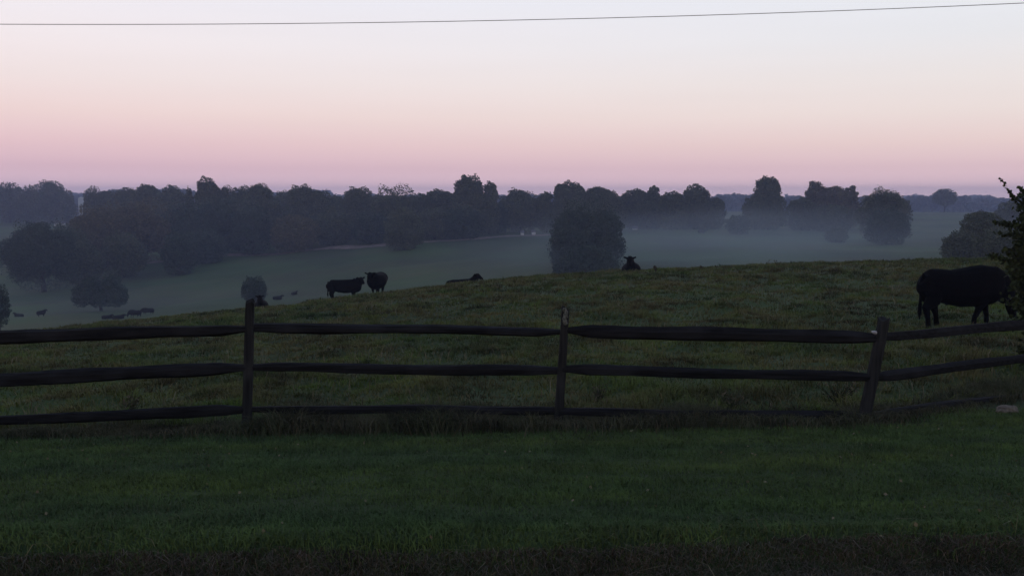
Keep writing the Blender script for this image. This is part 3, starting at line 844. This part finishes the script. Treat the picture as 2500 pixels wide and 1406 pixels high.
#       left end                right end                 height   seed tapers
RAILS = [((-200, 832, yl), (606, 803, 9.0), 31, 1, (.6, .55)), ((-200, 936, yl), (606, 897, 9.0), 32, 2, (.6, .6)), ((-200, 1032, yl), (606, 999, 9.0), 27, 3, (.6, .6)),
         ((606, 799, 9.03), (1378, 811, 9.03), 25, 4, (.8, .5)), ((606, 897, 9.03), (1372, 905, 9.03), 27, 5, (.7, .75)), ((604, 999, 9.03), (1366, 1003, 9.03), 22, 6, (.7, .8)),
         ((1376, 806, 9.0), (2150, 826, 9.0), 31, 7, (.45, .7)), ((1372, 900, 9.0), (2132, 921, 9.0), 27, 8, (.6, .7)), ((1366, 1003, 9.0), (2116, 1017, 9.0), 25, 9, (.85, .6)),
         ((2140, 822, 9.04), (2655, 782, 11.2), 29, 10, (.8, .6)), ((2122, 922, 9.04), (2655, 855, 11.2), 26, 11, (.7, .6)), ((2110, 1020, 9.04), (2655, 945, 11.2), 26, 12, (.6, .6))]
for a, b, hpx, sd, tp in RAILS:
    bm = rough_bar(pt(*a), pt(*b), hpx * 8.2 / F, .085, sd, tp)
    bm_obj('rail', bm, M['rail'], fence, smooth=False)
def post(bx_, by_, tx, ty, d, wpx, seed, ybase_ext=.25):
    a, b = pt(bx_, by_, d), pt(tx, ty, d)
    r_ = random.Random(seed); bm = bmesh.new(); a = a + (a - b).normalized() * ybase_ext
    w_ = wpx * d / F; rings = []; n = 22
    prof = [(-.5, -.4), (-.2, -.55), (.3, -.5), (.52, -.3), (.5, .3), (.2, .52), (-.35, .5), (-.55, .1)]
    dr = [0] * 8
    for i in range(n + 1):
        k = i / n; ring = []
        for j, (u, v) in enumerate(prof):
            dr[j] = dr[j] * .85 + r_.uniform(-.03, .03)
            c = a.lerp(b, k)
            sc_ = (1.08 - .16 * k) * (1 + dr[j])
            zz = (r_.uniform(-.035, .03) if i == n else 0)
            ring.append(bm.verts.new(inv @ (c + Vector((u * w_ * sc_, v * w_ * .8 * sc_, zz)))))
        rings.append(ring)
    for r0, r1 in zip(rings, rings[1:]):
        for j in range(8): bm.faces.new((r0[j], r0[(j + 1) % 8], r1[(j + 1) % 8], r1[j]))
    cv = sum((v.co for v in rings[-1]), Vector()) / 8 + Vector((0, 0, -.02))
    c = bm.verts.new(cv)
    for j in range(8): bm.faces.new((rings[-1][j], rings[-1][(j + 1) % 8], c))
    bm.faces.new(rings[0][::-1])
    return bm_obj('post', bm, M['post'], fence, smooth=False)
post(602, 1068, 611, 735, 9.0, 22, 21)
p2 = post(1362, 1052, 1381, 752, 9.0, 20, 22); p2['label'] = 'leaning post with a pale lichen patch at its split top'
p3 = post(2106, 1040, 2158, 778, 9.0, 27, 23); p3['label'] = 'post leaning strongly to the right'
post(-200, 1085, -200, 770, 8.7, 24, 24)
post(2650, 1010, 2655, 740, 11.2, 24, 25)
# pale lichen on the split top of the middle post
bm = bmesh.new()
for i in range(7):
    c = pt(1380 + random.uniform(-3, 3), 756 + i * 5.5, 8.945)
    m4 = Matrix.Translation(inv @ c) @ Matrix.Rotation(random.uniform(-.5, .5), 4, 'Y') @ Matrix.Diagonal((.022, .010, .024, 1))
    bmesh.ops.create_icosphere(bm, subdivisions=2, radius=1, matrix=m4)
for v in bm.verts: v.co += Vector((random.uniform(-1, 1), 0, random.uniform(-1, 1))) * .006
lo = bm_obj('lichen', bm, M['lichen'], p2)
# insulator on the rail beside the right post
bm = bmesh.new()
c = inv @ pt(2134, 811, 8.93)
loft(bm, [c + Vector((0, .05, 0)), c + Vector((0, .01, 0)), c, c + Vector((0, -.015, 0)), c + Vector((0, -.03, 0))], [.008, .009, .018, .012, .020], 12, (0, 0, 1))
io = bm_obj('insulator', bm, M['ceramic'], fence); io['label'] = 'small white ceramic insulator beside the leaning right post'

def rock(px, py, d, sx_, sy_, sz, label, mat):
    bm = bmesh.new(); bmesh.ops.create_icosphere(bm, subdivisions=3, radius=1)
    r_ = random.Random(int(px))
    o1, o2 = r_.uniform(0, 50), r_.uniform(0, 50)
    for v in bm.verts:
        k = 1 + .5 * float(fbm(np.array([v.co.x * 1.3 + o1]), np.array([v.co.y * 1.3 + v.co.z * 1.7 + o2]))[0])
        v.co = Vector((v.co.x * sx_ * k, v.co.y * sy_ * k, max(-.4, v.co.z) * sz * k))
    o = bm_obj('stone', bm, mat, smooth=False)
    x0 = X(px, py, d); o.location = (x0, d, Hs(x0, d) + sz * .5)
    tag(o, label, 'stone')
rock(2455, 1030, 9.35, .115, .08, .05, 'flat pale brown stone under the right-hand rails', M['stone'])
rock(2090, 1018, 9.15, .07, .06, .06, 'dull brown stone at the foot of the right leaning post', plain('dull_stone', (.06, .05, .045), .9, 25, .4))

# ------------------------------------------------------------------ near shrub at the right edge
def shrub():
    d = 13.0; x0 = X(2590, 800, d); z0 = Hs(x0, d)
    root = thing('shrub', 'near dark leafy shrub with long twigs at the right edge beside the cow', 'shrub', (x0, d, z0))
    bm = bmesh.new(); LP = []
    r_ = random.Random(5)
    def shoot(a, b, r0, dens, bow=.1, spread=.035):
        a, b = Vector(a), Vector(b); k = 9
        side = Vector((r_.uniform(-1, 1), r_.uniform(-1, 1), r_.uniform(-.3, .6))) * bow * (b - a).length
        ps = [a.lerp(b, i / k) + side * math.sin(math.pi * i / k) for i in range(k + 1)]
        loft(bm, ps, [r0 * (1 - .8 * i / k) for i in range(k + 1)], 5, (.2, 1, .1))
        for i in range(int(dens * (b - a).length)):
            t = r_.random() ** .8; j = min(k - 1, int(t * k)); p = ps[j].lerp(ps[j + 1], t * k - j)
            LP.append(p + Vector((r_.gauss(0, spread), r_.gauss(0, spread), r_.gauss(0, spread))))
        return ps
    W = lambda px, py, dd=0: Vector((X(px, py, d) - x0, dd, Z(py, d) - z0))
    stems = [W(2560, 560), W(2520, 600, .1), W(2600, 480, .2), W(2530, 520, -.2), W(2640, 560, .1), W(2580, 640, .3), W(2510, 700, .1), W(2700, 620), W(2560, 500, .3), W(2640, 460, -.1)]
    for e in stems:
        s_ = Vector((r_.uniform(-.15, .25), r_.uniform(-.2, .2), -.05))
        ps = shoot(s_, e, .02, 160, .08, .15)
        for q in range(60):
            p = ps[r_.randint(1, 9)]
            l_ = r_.uniform(.15, .45)
            shoot(p, p + Vector((r_.gauss(-.1, .6), r_.gauss(0, .6), r_.gauss(.35, .45))).normalized() * l_, .005, 130, .1, .035)
    # the long twigs of the outline
    shoot(W(2520, 560), W(2443, 437), .006, 62, .04, .010)
    shoot(W(2535, 520), W(2468, 478), .005, 70, .05, .016)
    shoot(W(2530, 500), W(2485, 455), .005, 60, .05, .014)
    for (a, b) in (((2530, 660), (2412, 622)), ((2520, 645), (2445, 610)), ((2520, 690), (2450, 640)), ((2520, 560), (2432, 540)), ((2520, 580), (2440, 572)), ((2525, 610), (2470, 590)), ((2510, 720), (2468, 690)), ((2520, 780), (2472, 740)), ((2520, 800), (2465, 775)), ((2530, 700), (2476, 668))):
        shoot(W(*a), W(*b, r_.uniform(-.1, .1)), .006, 170, .06, .024)
    bm_obj('branches', bm, M['bark'], root)
    P = np.array([tuple(p) for p in LP])
    for (cx, cy, rx_, rz_, m_) in ((2572, 640, .50, .80, 5200), (2560, 540, .36, .36, 1800), (2580, 740, .56, .40, 2600)):
        dd = rng.normal(size=(m_, 3)); dd /= np.linalg.norm(dd, axis=1)[:, None]
        dd *= (1 + .18 * np.sin(dd[:, :1] * 7 + cx) * np.sin(dd[:, 2:3] * 9)) * rng.random((m_, 1)) ** .33
        P = np.concatenate([P, np.array(W(cx, cy)) + dd * np.array([rx_, .5, rz_])])
    P = P[P[:, 2] > .02]
    V, Fq = leaf_cloud(P, np.full(len(P), .058))
    mesh_obj('foliage', V, Fq, M['leaf_near'], root, attr=np.repeat(rng.random(len(P)) ** 3, 4))
shrub()

# ------------------------------------------------------------------ tall weeds on the crest and dark clumps behind the fence
def weed(px, py, d, h_, label, n=14, spread=.18, leafy=40, mat='rough_grass', head_=True, leaf=.05):
    x0 = X(px, py, d); root = thing('weed', label, 'weed', (x0, d, Hs(x0, d) - .02), 'tall weeds standing in the pasture')
    r_ = random.Random(int(px + py)); bm = bmesh.new(); LP = []
    for i in range(n):
        a = r_.random() * 6.3; e = Vector((math.cos(a) * spread * r_.random(), math.sin(a) * spread * r_.random(), h_ * r_.uniform(.55, 1)))
        loft(bm, [Vector((0, 0, 0)), e * .5 + Vector((0, 0, .05 * h_)), e], [.005 + d * .00010, .004 + d * .00008, .002 + d * .00005], 4, (.3, 1, .1))
        for q in range(max(1, leafy // n)):
            LP.append(e * r_.uniform(.3 if not head_ else .75, 1.03) + Vector((r_.gauss(0, .03), r_.gauss(0, .03), r_.gauss(0, .02))))
    bm_obj('stems', bm, M[mat], root)
    P = np.array([tuple(p) for p in LP]); V, Fq = leaf_cloud(P, np.full(len(P), leaf))
    mesh_obj('leaves', V, Fq, M[mat], root, attr=np.repeat(rng.random(len(P)), 4))
weed(1600, 663, 44, .62, 'tall weed with a feathery head on the hill crest right of the lying cow', 3, .05, 60, leaf=.09)
weed(1712, 655, 45, .22, 'small dark weed on the crest right of the feathery one', 6, .1, 40, leaf=.08)
weed(1866, 650, 45, .5, 'thin bent weed on the crest below the solitary pointed tree', 2, .3, 8, leaf=.05)
weed(1900, 650, 46, .45, 'branching weed on the crest right of the thin bent one', 5, .3, 30, leaf=.06)
weed(322, 985, 10.6, .34, 'dark leaning weed clump between middle and bottom rails of the left span', 26, .15, 160, head_=False, leaf=.03)
weed(1462, 965, 10.8, .28, 'dark spiky weed clump just right of the lichened post', 20, .14, 80, head_=False, leaf=.025)
weed(2046, 955, 10.6, .34, 'brown weed clump left of the leaning right post', 34, .28, 200, head_=False, leaf=.03)
weed(1790, 985, 10.3, .26, 'dark green weed clump below the middle rail of the right span', 34, .28, 180, head_=False, leaf=.03)

# ------------------------------------------------------------------ small pale buildings far off
def house(px, d, w_, h_, label, rz=0.3, dep=None, rise=.45):
    x0 = X(px, 500, d); z0 = Hs(x0, d)
    root = thing('farmhouse' if w_ > 4 else 'shed', label, 'house' if w_ > 4 else 'shed', (x0, d, z0 - .3), 'pale buildings glimpsed among the far trees', rz)
    dep = dep or w_ * .8
    bm = bmesh.new()
    q = [(-w_ / 2, -dep / 2), (w_ / 2, -dep / 2), (w_ / 2, dep / 2), (-w_ / 2, dep / 2)]
    lo_ = [bm.verts.new((a, b, 0)) for a, b in q]; hi = [bm.verts.new((a, b, h_)) for a, b in q]
    g1_, g2_ = bm.verts.new((-w_ / 2, 0, h_ + dep * rise)), bm.verts.new((w_ / 2, 0, h_ + dep * rise))
    bm.faces.new((lo_[0], lo_[1], hi[1], hi[0])); bm.faces.new((lo_[2], lo_[3], hi[3], hi[2]))
    bm.faces.new((lo_[1], lo_[2], hi[2], g2_, hi[1])); bm.faces.new((lo_[3], lo_[0], hi[0], g1_, hi[3]))
    bm_obj('wall', bm, M['white'], root, smooth=False)
    bm = bmesh.new(); o_ = .25
    for sgn in (-1, 1):
        a = [(-w_ / 2 - o_, sgn * (dep / 2 + o_), h_ - o_ * .9 * rise * 2), (w_ / 2 + o_, sgn * (dep / 2 + o_), h_ - o_ * .9 * rise * 2), (w_ / 2 + o_, 0, h_ + dep * rise + .06), (-w_ / 2 - o_, 0, h_ + dep * rise + .06)]
        v = [bm.verts.new(p) for p in a] + [bm.verts.new((p[0], p[1], p[2] + .15)) for p in a]
        for f_ in ((0, 1, 2, 3), (7, 6, 5, 4), (0, 4, 5, 1), (1, 5, 6, 2), (2, 6, 7, 3), (3, 7, 4, 0)): bm.faces.new([v[i] for i in f_])
    bm_obj('roof', bm, M['roof'], root, smooth=False)
    if w_ > 4:
        for k in (-.25, .25):
            bm = bmesh.new(); bmesh.ops.create_cube(bm, size=1, matrix=Matrix.Translation((k * w_, -dep / 2 - .02, h_ * .55)) @ Matrix.Diagonal((.9, .06, 1.3, 1)))
            bm_obj('window', bm, M['roof'], root, smooth=False)
    return root
def added_silo(px, d, r_, h_, label):
    x0 = X(px, 500, d); z0 = Hs(x0, d); root = thing('added_silo', label, 'added_silo', (x0, d, z0 - .3))
    bm = bmesh.new(); loft(bm, [(0, 0, 0), (0, 0, h_ * .5), (0, 0, h_)], [r_, r_, r_], 20); bm_obj('wall', bm, M['white'], root)
    bm = bmesh.new(); loft(bm, [(0, 0, h_ - .1), (0, 0, h_ + r_ * .35), (0, 0, h_ + r_ * .65), (0, 0, h_ + r_ * .8)], [r_ * 1.04, r_ * .88, r_ * .5, r_ * .1], 20); bm_obj('roof', bm, M['white'], root)
added_silo(199, 590, 2.0, 13.5, 'tall white silo for a bright spot between hazy trees at upper left')  # invented building, put in for a bright spot between the trees
house(136, 520, 2.4, 2.0, 'leftmost of the white sheds below the far left trees')
house(153, 522, 1.8, 1.8, 'middle white shed below the far left trees')
house(172, 518, 1.8, 2.6, 'rightmost of the white sheds below the far left trees', -.4)
house(1275, 314, 1.1, 1.3, 'left one of two tiny white sheds under the wide low dome tree', .2)
house(1303, 313, 1.2, 1.5, 'right one of two tiny white sheds under the wide low dome tree', -.2)
house(1551, 335, 1.6, .9, 'tiny white shed at the foot of the right-hand clump', .1)

# ------------------------------------------------------------------ overhead wire
bm = bmesh.new(); ps = []
for i in range(61):
    px = -1400 + i * 100
    ps.append(pt(px, 60 + .0048 * px - 1.02e-5 * px * px, 17))
loft(bm, ps, [.0068] * len(ps), 6, (0, 1, 0))
o = bm_obj('overhead_wire', bm, M['wire']); tag(o, 'single thin overhead wire sagging across the top of the sky', 'wire')

# ------------------------------------------------------------------ haze
def volume(name, col, dens, label):
    m = bpy.data.materials.new(name); m.use_nodes = True
    n, l = m.node_tree.nodes, m.node_tree.links; n.clear()
    v = n.new('ShaderNodeVolumePrincipled'); v.inputs['Color'].default_value = (*col, 1); v.inputs['Density'].default_value = dens
    v.inputs['Anisotropy'].default_value = 0.0
    out = n.new('ShaderNodeOutputMaterial'); l.new(v.outputs[0], out.inputs['Volume'])
    return m
bm = bmesh.new()
x1, y0_, y1_, z0_, z1_ = 2900, -60, 2750, -60, CZ + 26
bmesh.ops.create_cube(bm, size=1, matrix=Matrix.Translation((0, (y0_ + y1_) / 2, (z0_ + z1_) / 2)) @ Matrix.Diagonal((2 * x1, y1_ - y0_, z1_ - z0_, 1)))
o = bm_obj('haze', bm, volume('haze', (.55, .65, .98), .00050, ''), smooth=False)
stuff(o, 'thin evening haze filling the air over the valley', 'haze')

# low mist lying in the dip of the right field
def soft_volume(name, col, dens):
    m = bpy.data.materials.new(name); m.use_nodes = True
    n, l = m.node_tree.nodes, m.node_tree.links; n.clear()
    v = n.new('ShaderNodeVolumePrincipled'); v.inputs['Color'].default_value = (*col, 1)
    tcn = n.new('ShaderNodeTexCoord')
    ln = n.new('ShaderNodeVectorMath'); ln.operation = 'LENGTH'; l.new(tcn.outputs['Object'], ln.inputs[0])
    nz = n.new('ShaderNodeTexNoise'); nz.inputs['Scale'].default_value = 2.6; nz.inputs['Detail'].default_value = 2; l.new(tcn.outputs['Object'], nz.inputs['Vector'])
    ad = n.new('ShaderNodeMath'); ad.operation = 'MULTIPLY_ADD'; l.new(nz.outputs['Fac'], ad.inputs[0]); ad.inputs[1].default_value = .9; l.new(ln.outputs['Value'], ad.inputs[2])
    mp = n.new('ShaderNodeMapRange'); mp.interpolation_type = 'SMOOTHSTEP'
    mp.inputs['From Min'].default_value = 1.25; mp.inputs['From Max'].default_value = .55
    mp.inputs['To Min'].default_value = 0; mp.inputs['To Max'].default_value = dens
    l.new(ad.outputs[0], mp.inputs['Value']); l.new(mp.outputs[0], v.inputs['Density'])
    out = n.new('ShaderNodeOutputMaterial'); l.new(v.outputs[0], out.inputs['Volume'])
    return m
def mist(name, px, dist, rx_, ry_, rz_, dens, label, zup=0):
    bm = bmesh.new(); bmesh.ops.create_icosphere(bm, subdivisions=5, radius=1)
    for v in bm.verts:
        k = 1 + .35 * float(fbm(np.array([v.co.x * 2.1 + px]), np.array([v.co.y * 2.1 + v.co.z]))[0])
        v.co = v.co * k
    o = bm_obj(name, bm, soft_volume(name, (.72, .86, 1.0), dens))
    o.scale = (rx_, ry_, rz_)
    x0 = X(px, 600, dist); o.location = (x0, dist, Hs(x0, dist) + zup)
    stuff(o, label, 'mist')
mist('mist', 180, 165, 75, 60, 9, .0012, 'thin pale mist over the valley floor at lower left')
mist('mist', 1860, 225, 115, 130, 17, .0036, 'pale ground mist lying in the dip of the right field')

n = 260
x, y = fan_pts(n, 4.0, 8.6, 1.0)
P = np.stack([x, y, H(x, y) + .03], 1)
V, Fq = leaf_cloud(P, np.full(n, .018))
stuff(mesh_obj('leaf_litter', V, Fq, M['seed'], attr=np.repeat(rng.random(n), 4)), 'small pale fallen leaves scattered over the mown lawn', 'leaves')
